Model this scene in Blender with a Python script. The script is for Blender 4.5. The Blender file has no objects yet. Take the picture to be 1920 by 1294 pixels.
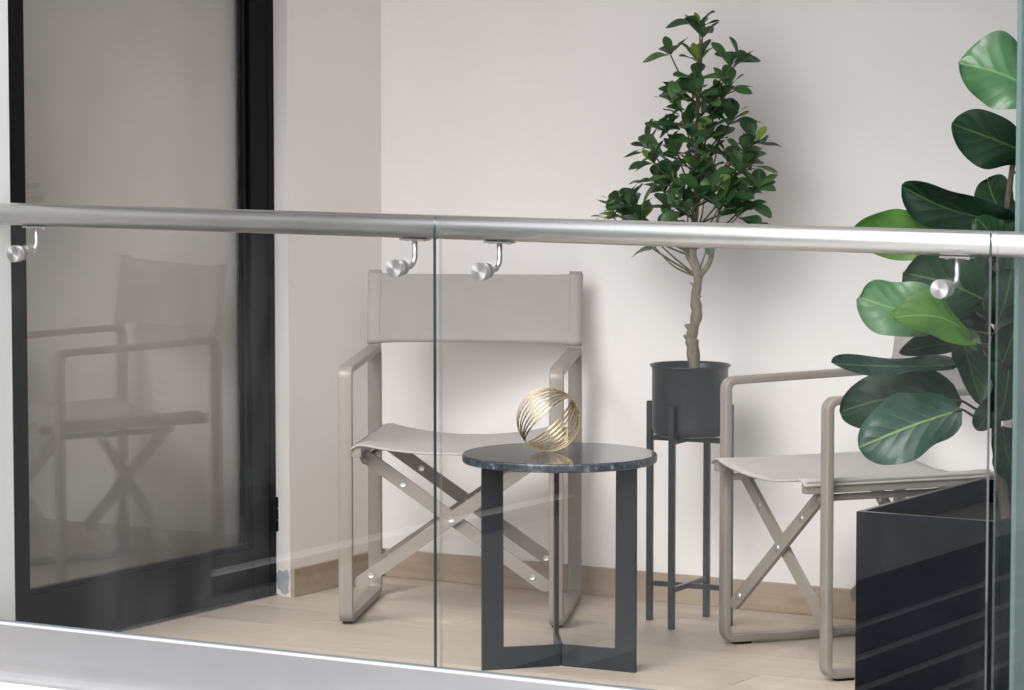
import bpy, bmesh, math, random
from mathutils import Vector, Matrix
R = math.radians
rnd = random.Random(11)
S = bpy.context.scene
COL = S.collection

# ------------------------------------------------------------------ camera
cam_d = bpy.data.cameras.new('camera'); cam = bpy.data.objects.new('camera', cam_d); COL.objects.link(cam)
cam.location = (5.1583, -7.9552, 1.45)
cam.rotation_euler = (R(90 - 4.871), 0, R(30.785))
cam_d.sensor_fit = 'HORIZONTAL'; cam_d.sensor_width = 36.0
cam_d.lens = 6445.0 / 1920.0 * 36.0
cam_d.clip_start = 0.1; cam_d.clip_end = 400
S.camera = cam

# ------------------------------------------------------------------ light
SUN_EL, SUN_AZ = 46, -2
to_sun = Vector((-math.sin(R(SUN_AZ)) * math.cos(R(SUN_EL)), -math.cos(R(SUN_AZ)) * math.cos(R(SUN_EL)), math.sin(R(SUN_EL))))
w = bpy.data.worlds.new('World'); S.world = w; w.use_nodes = True
nt = w.node_tree; nt.nodes.clear()
sky = nt.nodes.new('ShaderNodeTexSky'); sky.sky_type = 'NISHITA'; sky.sun_disc = False
sky.sun_elevation = R(SUN_EL); sky.sun_rotation = math.atan2(to_sun.x, to_sun.y)
sky.dust_density = 3.0
hsv = nt.nodes.new('ShaderNodeHueSaturation'); hsv.inputs['Saturation'].default_value = 0.2
bg = nt.nodes.new('ShaderNodeBackground'); bg.inputs['Strength'].default_value = 0.15
wo = nt.nodes.new('ShaderNodeOutputWorld')
nt.links.new(sky.outputs[0], hsv.inputs['Color']); nt.links.new(hsv.outputs[0], bg.inputs[0]); nt.links.new(bg.outputs[0], wo.inputs[0])
sd = bpy.data.lights.new('sun', 'SUN'); sd.energy = 0.8; sd.angle = R(34); sd.color = (1.0, 0.985, 0.975)
sun = bpy.data.objects.new('sun', sd); COL.objects.link(sun); sun.location = (-3, -6, 8)
sun.rotation_euler = to_sun.to_track_quat('Z', 'Y').to_euler()
S.view_settings.view_transform = 'Standard'; S.view_settings.look = 'None'
S.view_settings.exposure = 1.14; S.view_settings.gamma = 1.0; S.view_settings.use_curve_mapping = False
S.render.engine = 'CYCLES'
S.cycles.max_bounces = 10; S.cycles.diffuse_bounces = 5; S.cycles.glossy_bounces = 6
S.cycles.transparent_max_bounces = 24; S.cycles.transmission_bounces = 6
S.cycles.use_denoising = True; S.cycles.sample_clamp_indirect = 6

# ------------------------------------------------------------------ helpers
def empty(name, loc=(0, 0, 0), rz=0.0):
    o = bpy.data.objects.new(name, None); COL.objects.link(o)
    o.location = loc; o.rotation_euler = (0, 0, rz); o.empty_display_size = 0.1
    return o
def tag(o, label=None, cat=None, group=None, kind=None):
    if label: o['label'] = label
    if cat: o['category'] = cat
    if group: o['group'] = group
    if kind: o['kind'] = kind
    return o
def obj(name, bm, mats, parent=None, smooth=False):
    me = bpy.data.meshes.new(name)
    bmesh.ops.recalc_face_normals(bm, faces=bm.faces) if not getattr(bm, 'keep', False) and name not in OPEN else None
    bm.to_mesh(me); bm.free()
    for m in (mats if isinstance(mats, (list, tuple)) else [mats]): me.materials.append(m)
    if smooth:
        for p in me.polygons: p.use_smooth = True
    o = bpy.data.objects.new(name, me); COL.objects.link(o)
    if parent: o.parent = parent
    return o
OPEN = {'leaf'}
def inst(name, me, parent):
    o = bpy.data.objects.new(name, me); COL.objects.link(o); o.parent = parent
    return o
def bx(bm, lo, hi, bev=0.0, seg=2, mat=None, mi=0):
    lo = Vector(lo); hi = Vector(hi)
    vs = [bm.verts.new(((hi if i & 1 else lo).x, (hi if i & 2 else lo).y, (hi if i & 4 else lo).z)) for i in range(8)]
    fs = [bm.faces.new([vs[i] for i in q]) for q in ((0, 2, 3, 1), (4, 5, 7, 6), (0, 1, 5, 4), (2, 6, 7, 3), (0, 4, 6, 2), (1, 3, 7, 5))]
    for f in fs: f.material_index = mi
    if bev > 0:
        es = list({e for f in fs for e in f.edges})
        res = bmesh.ops.bevel(bm, geom=es, offset=bev, segments=seg, affect='EDGES', profile=0.5)
        nv = list({v for f in res['faces'] for v in f.verts} | {v for v in vs if v.is_valid})
    else: nv = vs
    if mat is not None:
        bmesh.ops.transform(bm, matrix=mat, verts=[v for v in nv if v.is_valid])
    return nv
def box(lo, hi, bev=0.0, seg=2):
    bm = bmesh.new(); bx(bm, lo, hi, bev, seg); return bm
def lathe(bm, prof, n=48, center=(0, 0, 0), axis=None):
    c = Vector(center); M = axis if axis is not None else Matrix.Identity(3)
    rings = []
    for r, z in prof:
        if r < 1e-6: rings.append([bm.verts.new(c + M @ Vector((0, 0, z)))])
        else: rings.append([bm.verts.new(c + M @ Vector((r * math.cos(2 * math.pi * k / n), r * math.sin(2 * math.pi * k / n), z))) for k in range(n)])
    for a, b in zip(rings, rings[1:]):
        for k in range(n):
            q = [a[k % len(a)], a[(k + 1) % len(a)], b[(k + 1) % len(b)], b[k % len(b)]]
            q2 = []
            for v in q:
                if v not in q2: q2.append(v)
            if len(q2) > 2:
                try: bm.faces.new(q2)
                except ValueError: pass
    return bm
def sweep(bm, path, sec, closed=False, up=None, radii=None, cap=True):
    """section points (a, b) carried along a path; a along the side vector, b along the other one"""
    path = [Vector(p) for p in path]; n = len(path); rings = []
    prev = None
    for i, p in enumerate(path):
        if closed: t = (path[(i + 1) % n] - path[i - 1]).normalized()
        else: t = (path[min(i + 1, n - 1)] - path[max(i - 1, 0)]).normalized()
        if up is not None: a = Vector(up)
        else:
            if prev is None:
                a = Vector((0, 0, 1)) if abs(t.z) < 0.9 else Vector((1, 0, 0))
                a = (a - t * a.dot(t)).normalized()
            else: a = (prev - t * prev.dot(t)).normalized()
            prev = a
        b = t.cross(a).normalized()
        s = radii[i] if radii else 1.0
        rings.append([bm.verts.new(p + a * (q[0] * s) + b * (q[1] * s)) for q in sec])
    m = len(sec)
    rr = list(zip(rings, rings[1:])) + ([(rings[-1], rings[0])] if closed else [])
    for a, b in rr:
        for k in range(m): bm.faces.new([a[k], a[(k + 1) % m], b[(k + 1) % m], b[k]])
    if not closed and cap:
        bm.faces.new(rings[0][::-1]); bm.faces.new(rings[-1])
    return bm
def circ(r, n=12): return [(r * math.cos(2 * math.pi * k / n), r * math.sin(2 * math.pi * k / n)) for k in range(n)]
def rrect(a, b, c=0.003, n=2):
    """rounded rectangle section, half sizes a, b"""
    out = []
    for sx, sy, s in ((1, 1, 0), (-1, 1, 90), (-1, -1, 180), (1, -1, 270)):
        for k in range(n + 1):
            g = R(s + 90.0 * k / n)
            out.append((sx * (a - c) + c * math.cos(g), sy * (b - c) + c * math.sin(g)))
    return out
def smooth_path(pts, k=4):
    pts = [Vector(p) for p in pts]; out = []
    for i in range(len(pts) - 1):
        p0, p1, p2, p3 = pts[max(i - 1, 0)], pts[i], pts[i + 1], pts[min(i + 2, len(pts) - 1)]
        for j in range(k):
            t = j / k
            out.append(0.5 * ((2 * p1) + (p2 - p0) * t + (2 * p0 - 5 * p1 + 4 * p2 - p3) * t * t + (3 * p1 - p0 - 3 * p2 + p3) * t ** 3))
    out.append(pts[-1]); return out

# ------------------------------------------------------------------ materials
class M:
    def __init__(s, name):
        s.m = bpy.data.materials.new(name); s.m.use_nodes = True
        s.t = s.m.node_tree; s.t.nodes.clear()
        s.out = s.n('OutputMaterial')
    def n(s, typ, **kw):
        nd = s.t.nodes.new('ShaderNode' + typ)
        for k, v in kw.items():
            if hasattr(nd, k): setattr(nd, k, v)
        return nd
    def l(s, a, b): s.t.links.new(a, b)
    def pr(s, base=(0.8, 0.8, 0.8), rough=0.5, metal=0.0, spec=0.5, **kw):
        p = s.n('BsdfPrincipled'); s.p = p
        p.inputs['Base Color'].default_value = (*base, 1); p.inputs['Roughness'].default_value = rough
        p.inputs['Metallic'].default_value = metal; p.inputs['Specular IOR Level'].default_value = spec
        for k, v in kw.items(): p.inputs[k.replace('_', ' ')].default_value = v
        s.l(p.outputs[0], s.out.inputs[0]); return p
    def coord(s, which='Object', scale=(1, 1, 1)):
        c = s.n('TexCoord'); mp = s.n('Mapping'); mp.inputs['Scale'].default_value = scale
        s.l(c.outputs[which], mp.inputs[0]); return mp.outputs[0]
    def noise(s, vec, scale, detail=4, rough=0.55, dist=0.0):
        nz = s.n('TexNoise'); s.l(vec, nz.inputs['Vector']); nz.inputs['Scale'].default_value = scale
        nz.inputs['Detail'].default_value = detail; nz.inputs['Roughness'].default_value = rough; nz.inputs['Distortion'].default_value = dist
        return nz.outputs['Fac']
    def ramp(s, fac, stops):
        r = s.n('ValToRGB'); s.l(fac, r.inputs[0]); e = r.color_ramp.elements
        while len(e) < len(stops): e.new(0.5)
        for el, (p, c) in zip(e, stops): el.position = p; el.color = (*c, 1) if len(c) == 3 else c
        return r.outputs[0]
    def mix(s, fac, a, b, mode='MIX'):
        x = s.n('Mix', data_type='RGBA', blend_type=mode)
        for sock, v in ((x.inputs[0], fac), (x.inputs[6], a), (x.inputs[7], b)):
            if hasattr(v, 'links'): s.l(v, sock)
            else: sock.default_value = v if isinstance(v, (int, float)) else (*v, 1)
        return x.outputs[2]
    def math(s, op, a, b=0.0, c=0.0):
        x = s.n('Math', operation=op)
        for sock, v in zip(x.inputs, (a, b, c)):
            if hasattr(v, 'links'): s.l(v, sock)
            else: sock.default_value = v
        return x.outputs[0]
    def bump(s, h, strength=0.1, dist=0.01):
        b = s.n('Bump'); b.inputs['Strength'].default_value = strength; b.inputs['Distance'].default_value = dist
        s.l(h, b.inputs['Height']); s.l(b.outputs[0], s.p.inputs['Normal'])

def mat_plaster(name, base, var=0.03):
    m = M(name); p = m.pr(base, 0.75, spec=0.25)
    v = m.coord('Object'); n1 = m.noise(v, 1.6, 5); n2 = m.noise(v, 140, 3)
    c = m.ramp(n1, [(0.3, tuple(x * (1 - var) for x in base)), (0.7, tuple(min(1, x * (1 + var)) for x in base))])
    m.l(c, p.inputs['Base Color']); m.bump(m.math('ADD', n2, m.math('MULTIPLY', n1, 1.5)), 0.08, 0.004)
    return m.m
def mat_wood(name, a, b, rough=0.42):
    m = M(name); p = m.pr(a, rough, spec=0.35)
    oi = m.n('ObjectInfo')
    tc = m.n('TexCoord'); off = m.n('VectorMath', operation='ADD')
    sc = m.n('VectorMath', operation='SCALE'); cmb = m.n('CombineXYZ')
    m.l(oi.outputs['Random'], cmb.inputs[0]); m.l(oi.outputs['Random'], cmb.inputs[1]); m.l(cmb.outputs[0], sc.inputs[0]); sc.inputs['Scale'].default_value = 37.0
    m.l(tc.outputs['Object'], off.inputs[0]); m.l(sc.outputs[0], off.inputs[1])
    mp = m.n('Mapping'); mp.inputs['Scale'].default_value = (1.1, 11, 11); m.l(off.outputs[0], mp.inputs[0])
    g = m.noise(mp.outputs[0], 3.2, 7, 0.62, 0.6)
    mp2 = m.n('Mapping'); mp2.inputs['Scale'].default_value = (3, 90, 90); m.l(off.outputs[0], mp2.inputs[0])
    f = m.noise(mp2.outputs[0], 2.2, 3, 0.6)
    c = m.ramp(g, [(0.28, b), (0.5, tuple((x + y) / 2 for x, y in zip(a, b))), (0.72, a)])
    c2 = m.mix(m.math('MULTIPLY', f, 0.22), c, tuple(x * 0.72 for x in b))
    hs = m.n('HueSaturation'); m.l(c2, hs.inputs['Color'])
    m.l(m.math('MULTIPLY_ADD', oi.outputs['Random'], 0.24, 0.86), hs.inputs['Value'])
    m.l(hs.outputs[0], p.inputs['Base Color'])
    m.l(m.math('MULTIPLY_ADD', g, 0.2, rough - 0.1), p.inputs['Roughness'])
    m.bump(f, 0.06, 0.002); return m.m
def mat_paint(name, base, rough=0.4, var=0.06, metal=0.0, spec=0.5, grain=0.03, coat=0.0):
    m = M(name); p = m.pr(base, rough, metal, spec); p.inputs['Coat Weight'].default_value = coat
    v = m.coord('Object'); n1 = m.noise(v, 6, 5); n2 = m.noise(v, 420, 2)
    m.l(m.ramp(n1, [(0.3, tuple(x * (1 - var) for x in base)), (0.7, tuple(x * (1 + var) for x in base))]), p.inputs['Base Color'])
    m.l(m.math('MULTIPLY_ADD', n1, 0.16, rough - 0.08), p.inputs['Roughness'])
    m.bump(n2, grain, 0.001); return m.m
def mat_brushed(name, base, rough, stretch, var=0.05, metal=1.0):
    m = M(name); p = m.pr(base, rough, metal)
    v = m.coord('Object', stretch); n1 = m.noise(v, 9, 6, 0.65)
    v2 = m.coord('Object'); n2 = m.noise(v2, 7, 4)
    m.l(m.ramp(n2, [(0.3, tuple(x * (1 - var) for x in base)), (0.7, tuple(x * (1 + var) for x in base))]), p.inputs['Base Color'])
    m.l(m.math('MULTIPLY_ADD', n1, 0.18, rough - 0.09), p.inputs['Roughness'])
    m.bump(n1, 0.02, 0.0006); return m.m
def mat_fabric(name, base):
    m = M(name); p = m.pr(base, 0.8, spec=0.25); p.inputs['Sheen Weight'].default_value = 0.15
    tc = m.n('TexCoord')
    wv = []
    for rot, ax in (('X', 0), ('Z', 1)):
        wt = m.n('TexWave', wave_type='BANDS', bands_direction=rot); wt.inputs['Scale'].default_value = 190; wt.inputs['Distortion'].default_value = 0.6
        m.l(tc.outputs['Object'], wt.inputs['Vector']); wv.append(wt.outputs['Fac'])
    n1 = m.noise(tc.outputs['Object'], 5, 5)
    m.l(m.ramp(n1, [(0.25, tuple(x * 0.93 for x in base)), (0.75, tuple(x * 1.05 for x in base))]), p.inputs['Base Color'])
    m.bump(m.math('ADD', m.math('ADD', wv[0], wv[1]), m.math('MULTIPLY', n1, 6.0)), 0.12, 0.0012); return m.m
def mat_clear(name, tint, refl_ior=1.5, dirt=0.0):
    m = M(name)
    fr = m.n('Fresnel'); g = m.n('NewGeometry')       # the sheet does not bend rays, so both of its faces use the same ratio
    m.l(m.math('MULTIPLY_ADD', g.outputs['Backfacing'], 1.0 / refl_ior - refl_ior, refl_ior), fr.inputs['IOR'])
    tr = m.n('BsdfTransparent'); tr.inputs[0].default_value = (*tint, 1)
    gl = m.n('BsdfGlossy'); gl.inputs['Roughness'].default_value = 0.0; gl.inputs[0].default_value = (1, 1, 1, 1)
    mx = m.n('MixShader'); m.l(fr.outputs[0], mx.inputs[0]); m.l(tr.outputs[0], mx.inputs[1]); m.l(gl.outputs[0], mx.inputs[2])
    if dirt > 0:      # a little dust lying on the pane
        df = m.n('BsdfDiffuse'); df.inputs[0].default_value = (0.75, 0.77, 0.78, 1)
        v = m.coord('Object', (1, 1, 0.35)); k = m.ramp(m.noise(v, 4.5, 6, 0.6, 0.8), [(0.50, (0, 0, 0)), (0.80, (dirt, dirt, dirt))])
        m2 = m.n('MixShader'); m.l(k, m2.inputs[0]); m.l(mx.outputs[0], m2.inputs[1]); m.l(df.outputs[0], m2.inputs[2]); m.l(m2.outputs[0], m.out.inputs[0])
    else: m.l(mx.outputs[0], m.out.inputs[0])
    return m.m
def mat_leaf(name, base, vein, under, rough=0.3, veins=8.0, trans=0.12, bumpd=0.004, spec=0.4):
    m = M(name); p = m.pr(base, rough, spec=spec)
    tc = m.n('TexCoord'); sp = m.n('SeparateXYZ'); m.l(tc.outputs['UV'], sp.inputs[0])
    u = m.math('ABSOLUTE', m.math('SUBTRACT', sp.outputs[0], 0.5))
    vv = sp.outputs[1]
    s = m.math('SUBTRACT', m.math('MULTIPLY', vv, veins), m.math('MULTIPLY', m.math('POWER', u, 0.8), veins * 0.62))
    tri = m.math('ABSOLUTE', m.math('SUBTRACT', m.math('FRACT', s), 0.5))
    sv = m.ramp(tri, [(0.0, (1, 1, 1)), (0.055, (0, 0, 0))])
    mid = m.ramp(u, [(0.008, (1, 1, 1)), (0.022, (0, 0, 0))])
    fade = m.ramp(u, [(0.03, (0.6, 0.6, 0.6)), (0.36, (0.05, 0.05, 0.05))])
    k = m.math('MAXIMUM', mid, m.math('MULTIPLY', sv, fade))
    n1 = m.noise(tc.outputs['Object'], 22, 5); oi = m.n('ObjectInfo')
    c = m.ramp(n1, [(0.25, tuple(x * 0.72 for x in base)), (0.75, tuple(x * 1.25 for x in base))])
    c = m.mix(k, c, vein)
    g = m.n('NewGeometry')
    c = m.mix(g.outputs['Backfacing'], c, under)
    hs = m.n('HueSaturation'); m.l(c, hs.inputs['Color'])
    m.l(m.math('MULTIPLY_ADD', oi.outputs['Random'], 0.5, 0.75), hs.inputs['Value'])
    m.l(m.math('MULTIPLY_ADD', oi.outputs['Random'], -0.03, 0.515), hs.inputs['Hue'])
    m.l(hs.outputs[0], p.inputs['Base Color'])
    m.l(m.math('MULTIPLY_ADD', n1, 0.25, rough - 0.1), p.inputs['Roughness'])
    hgt = m.math('ADD', m.math('MULTIPLY', m.math('SINE', m.math('MULTIPLY', tri, 3.1416)), -1.0), m.math('MULTIPLY', n1, 0.5))
    m.bump(hgt, 0.16, bumpd)
    tl = m.n('BsdfTranslucent'); m.l(hs.outputs[0], tl.inputs[0])
    mx = m.n('MixShader'); mx.inputs[0].default_value = trans
    m.l(p.outputs[0], mx.inputs[1]); m.l(tl.outputs[0], mx.inputs[2]); m.l(mx.outputs[0], m.out.inputs[0])
    return m.m
def mat_granite():
    m = M('granite'); p = m.pr((0.03, 0.033, 0.038), 0.10, spec=0.6)
    v = m.coord('Object'); a = m.noise(v, 95, 6, 0.7); b = m.noise(v, 38, 5, 0.6)
    vo = m.n('TexVoronoi'); vo.inputs['Scale'].default_value = 150; m.l(v, vo.inputs['Vector'])
    c = m.ramp(m.math('MULTIPLY_ADD', a, 0.6, m.math('MULTIPLY', b, 0.4)), [(0.40, (0.012, 0.014, 0.018)), (0.54, (0.05, 0.062, 0.08)), (0.66, (0.32, 0.38, 0.45))])
    c = m.mix(m.math('LESS_THAN', vo.outputs['Distance'], 0.16), c, (0.012, 0.013, 0.018))
    g = m.n('NewGeometry'); sn = m.n('SeparateXYZ'); m.l(g.outputs['Normal'], sn.inputs[0])
    top = m.math('GREATER_THAN', sn.outputs[2], 0.9)         # polished top, rough sawn edge
    m.l(m.mix(top, c, m.mix(0.72, c, (0.018, 0.020, 0.024))), p.inputs['Base Color'])
    m.l(m.math('MULTIPLY_ADD', top, -0.24, 0.34), p.inputs['Roughness'])
    return m.m
def mat_bark(name, a, b):
    m = M(name); p = m.pr(a, 0.8, spec=0.2)
    v = m.coord('Object', (1, 1, 0.22)); n1 = m.noise(v, 60, 6, 0.65, 0.5)
    m.l(m.ramp(n1, [(0.3, b), (0.7, a)]), p.inputs['Base Color']); m.bump(n1, 0.6, 0.004); return m.m

WALL = mat_plaster('wall_plaster', (0.83, 0.797, 0.787))
WALL_S = mat_plaster('side_wall_plaster', (0.84, 0.790, 0.768))
REVEAL = mat_plaster('facade_plaster', (0.80, 0.80, 0.80))
MORTAR = mat_plaster('mortar', (0.40, 0.41, 0.44), 0.22)
PLANK = mat_wood('pale_oak', (0.60, 0.51, 0.43), (0.44, 0.36, 0.295))
SKIRT = mat_wood('oak_skirting', (0.45, 0.36, 0.28), (0.35, 0.268, 0.198))
GROUT = mat_paint('grout', (0.22, 0.18, 0.145), 0.8)
CONCRETE = mat_plaster('concrete', (0.60, 0.59, 0.575), 0.1)
BLACK = mat_paint('black_aluminium', (0.005, 0.005, 0.006), 0.34, 0.15, spec=0.10)
DARK = mat_paint('charcoal_steel', (0.020, 0.023, 0.027), 0.34, 0.10, spec=0.4)
PLANTER = mat_paint('black_lacquer', (0.005, 0.0055, 0.008), 0.14, 0.1, spec=0.25, grain=0.004)
TAUPE = mat_paint('taupe_powder_coat', (0.255, 0.222, 0.197), 0.36, 0.03)
BOLT = mat_brushed('bolt_steel', (0.60, 0.59, 0.57), 0.3, (1, 1, 1))
FABRIC = mat_fabric('taupe_mesh_fabric', (0.385, 0.356, 0.340))
STEEL = mat_brushed('satin_steel', (0.71, 0.70, 0.685), 0.36, (0.5, 40, 40), 0.02)
STEEL2 = mat_brushed('drawn_steel', (0.60, 0.585, 0.575), 0.30, (8, 8, 8))
def mat_turned():
    m = M('turned_steel'); p = m.pr((0.60, 0.585, 0.58), 0.34, 1.0, Anisotropic=0.85)
    t = m.n('Tangent', direction_type='RADIAL', axis='Y'); m.l(t.outputs[0], p.inputs['Tangent']); return m.m
TURNED = mat_turned()
CHANNEL = mat_brushed('satin_aluminium', (0.67, 0.67, 0.685), 0.38, (0.6, 20, 20), 0.03, 0.8)
BRASS = mat_brushed('brushed_brass', (0.66, 0.51, 0.27), 0.27, (25, 25, 25))
GRANITE = mat_granite()
GLASS = mat_clear('clear_glass', (0.992, 0.998, 0.996), 1.5, 0.016)
GEDGE = mat_paint('glass_edge', (0.02, 0.055, 0.06), 0.08, 0.1, spec=0.7, grain=0.0)
def mat_edge2():
    m = M('glass_edge_ground'); p = m.pr((0.16, 0.22, 0.22), 0.2); tr = m.n('BsdfTransparent'); mx = m.n('MixShader'); mx.inputs[0].default_value = 0.68
    m.l(p.outputs[0], mx.inputs[1]); m.l(tr.outputs[0], mx.inputs[2]); m.l(mx.outputs[0], m.out.inputs[0]); return m.m
GEDGE2 = mat_edge2()
DOORGLASS = mat_clear('tinted_glass', (0.89, 0.878, 0.862), 1.70, 0.0)
SOIL = mat_bark('soil', (0.030, 0.024, 0.018), (0.012, 0.010, 0.008))
BARK = mat_bark('grey_bark', (0.25, 0.215, 0.165), (0.12, 0.10, 0.078))
BARK2 = mat_bark('dark_bark', (0.10, 0.085, 0.065), (0.05, 0.042, 0.03))
TWIG = mat_bark('green_twig', (0.11, 0.115, 0.05), (0.06, 0.06, 0.03))
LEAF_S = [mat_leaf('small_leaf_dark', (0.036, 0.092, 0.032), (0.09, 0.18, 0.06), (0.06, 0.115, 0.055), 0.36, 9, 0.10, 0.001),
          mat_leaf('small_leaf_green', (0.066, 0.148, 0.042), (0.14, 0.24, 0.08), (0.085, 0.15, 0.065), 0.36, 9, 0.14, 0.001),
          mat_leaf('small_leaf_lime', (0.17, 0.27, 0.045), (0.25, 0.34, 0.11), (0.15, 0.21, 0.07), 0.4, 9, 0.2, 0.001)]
LEAF_F = [mat_leaf('fig_leaf_light', (0.075, 0.175, 0.072), (0.17, 0.30, 0.11), (0.10, 0.18, 0.075), 0.30, 6, 0.12),
          mat_leaf('fig_leaf_dark', (0.009, 0.027, 0.013), (0.055, 0.105, 0.03), (0.022, 0.045, 0.022), 0.32, 6, 0.04, spec=0.13),
          mat_leaf('fig_leaf_bright', (0.060, 0.155, 0.030), (0.14, 0.27, 0.07), (0.08, 0.16, 0.04), 0.32, 6, 0.22),
          mat_leaf('fig_leaf_blue', (0.013, 0.042, 0.029), (0.13, 0.21, 0.06), (0.05, 0.11, 0.07), 0.27, 6, 0.05, spec=0.3)]
def mat_frosted():
    m = M('frosted_screen_glass'); p = m.pr((0.30, 0.40, 0.40), 0.35, spec=0.5)
    tr = m.n('BsdfTransparent'); tr.inputs[0].default_value = (0.35, 0.52, 0.52, 1)
    tl = m.n('BsdfTranslucent'); tl.inputs[0].default_value = (0.34, 0.46, 0.46, 1)
    a = m.n('MixShader'); a.inputs[0].default_value = 0.45; m.l(p.outputs[0], a.inputs[1]); m.l(tl.outputs[0], a.inputs[2])
    b = m.n('MixShader'); b.inputs[0].default_value = 0.45; m.l(a.outputs[0], b.inputs[1]); m.l(tr.outputs[0], b.inputs[2])
    m.l(b.outputs[0], m.out.inputs[0]); return m.m
FROST = mat_frosted()

# ------------------------------------------------------------------ the balcony's shell
RX, FY, CH = 6.0, -1.70, 2.16          # right end, front of the floor, ceiling height
ground = obj('courtyard_ground', box((-40, -60, -4.3), (40, 20, -4.0)), CONCRETE); tag(ground, kind='structure')
slab = obj('balcony_slab', box((-4.3, -1.79, -0.32), (RX, 0.3, -0.012)), REVEAL); tag(slab, kind='structure')
floor = obj('floor', box((-0.06, FY, -0.011), (RX, 0.0, -0.004)), GROUT); tag(floor, kind='structure')
# wood planks, one object each
PW, PL, GAP = 0.24, 1.2, 0.0016
y = 0.12; row = 0
plank_mesh = {}
def plank(x0, x1, y0, y1):
    key = (round(x1 - x0, 4), round(y1 - y0, 4))
    if key not in plank_mesh:
        bm = bmesh.new(); bx(bm, (0, 0, -0.0035), (key[0], key[1], 0.0))
        o = obj('plank', bm, PLANK, floor); plank_mesh[key] = o.data
    else: o = inst('plank', plank_mesh[key], floor)
    o.location = (x0, y0, rnd.uniform(-0.0004, 0.0))
while y - PW > FY - PW:
    y0 = max(y - PW, FY); x = -0.055 - [0.30, 0.95, 0.55, 0.10, 0.75, 0.42, 0.88, 0.2][row % 8]
    while x < 3.4:
        xa = max(x, -0.055); xb = x + PL
        if xb - xa > 0.03: plank(xa + GAP / 2, xb - GAP / 2, y0 + GAP / 2, min(y, -0.0002) - GAP / 2)
        x = xb
    y = y0; row += 1
    if y <= FY + 1e-6: break

back = obj('back_wall', box((-0.2, 0.0, -0.002), (RX, 0.2, CH)), WALL)
tag(back, 'plain off-white rendered wall behind the chairs and the potted tree', 'wall')
x = 0.0
for i in range(5):
    ln = 0.9 if i else 0.62
    bm = bmesh.new(); bx(bm, (x + 0.0135 * (i == 0) + 0.0006, -0.0125, 0.0), (x + ln - 0.0006, 0.003, 0.0765), 0.0012, 1)
    obj('skirting_board', bm, SKIRT, back); x += ln

side = empty('side_wall', (0, 0, 0))
tag(side, 'off-white wall with a chipped corner beside the black framed door', 'wall')
def prism(poly, z0, z1):
    bm = bmesh.new(); a = [bm.verts.new((x, y, z0)) for x, y in poly]; b = [bm.verts.new((x, y, z1)) for x, y in poly]; n = len(poly)
    for k in range(n): bm.faces.new([a[k], a[(k + 1) % n], b[(k + 1) % n], b[k]])
    bm.faces.new(a[::-1]); bm.faces.new(b); return bm
RV0, RV1 = Vector((0.0, -0.4538)), Vector((-0.068, -0.4225))      # splayed reveal between wall face and door
obj('return_wall', prism([(0, -0.0002), tuple(RV0), tuple(RV1), (-0.2, -0.4225), (-0.2, -0.0002)], -0.001, CH), WALL_S, side)
bm = bmesh.new(); bx(bm, (-0.2, -1.70, -0.001), (0.0, -1.6062, CH)); obj('pier', bm, REVEAL, side)
bm = bmesh.new(); bx(bm, (-0.2, -1.6060, 2.26), (-0.0004, -0.4540, CH)) if CH > 2.27 else bx(bm, (-0.2, -1.6060, CH - 0.06), (-0.0004, -0.4540, CH)); obj('lintel', bm, REVEAL, side)
bm = bmesh.new(); bx(bm, (-0.004, -0.4515, 0.0), (0.0125, -0.0003, 0.0765), 0.0012, 1); sk = obj('skirting_board', bm, SKIRT, side)
# bare mortar where the paint has come off the foot of the corner
bm = bmesh.new(); RN = Vector((-0.418, -0.908)); ring = []
def onrev(t, z):
    p = RV0.lerp(RV1, t) + RN * 0.0008; return (p.x, p.y, z)
c0 = bm.verts.new(onrev(0.47, 0.038))
for k in range(44):
    g = 2 * math.pi * k / 44; j1 = 1 + 0.10 * math.sin(3 * g + 1) + 0.07 * math.sin(7 * g) + rnd.uniform(-.05, .05)
    ring.append(bm.verts.new(onrev(min(0.97, max(0.05, 0.47 + 0.44 * j1 * math.copysign(abs(math.cos(g)) ** 0.7, math.cos(g)))), max(0.004, 0.038 + 0.032 * j1 * math.copysign(abs(math.sin(g)) ** 0.7, math.sin(g))))))
for k in range(44): bm.faces.new([c0, ring[k], ring[(k + 1) % 44]])
obj('mortar_patch', bm, MORTAR, side)

bm = bmesh.new(); bx(bm, (-4.3, -1.70, CH + 0.002), (RX, 0.2, CH + 0.3)); ceil_ = obj('ceiling', bm, REVEAL); tag(ceil_, kind='structure')
# the room behind the door
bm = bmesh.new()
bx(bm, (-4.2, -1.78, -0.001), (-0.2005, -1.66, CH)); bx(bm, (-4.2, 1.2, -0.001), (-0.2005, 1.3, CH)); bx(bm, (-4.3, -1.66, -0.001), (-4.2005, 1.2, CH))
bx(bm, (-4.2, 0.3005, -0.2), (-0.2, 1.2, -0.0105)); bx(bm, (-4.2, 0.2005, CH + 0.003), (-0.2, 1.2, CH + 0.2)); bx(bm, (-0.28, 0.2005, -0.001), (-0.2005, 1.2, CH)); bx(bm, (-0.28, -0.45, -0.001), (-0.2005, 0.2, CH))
room = obj('interior_room', bm, mat_plaster('room_paint', (0.62, 0.58, 0.54))); tag(room, kind='structure')

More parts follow.
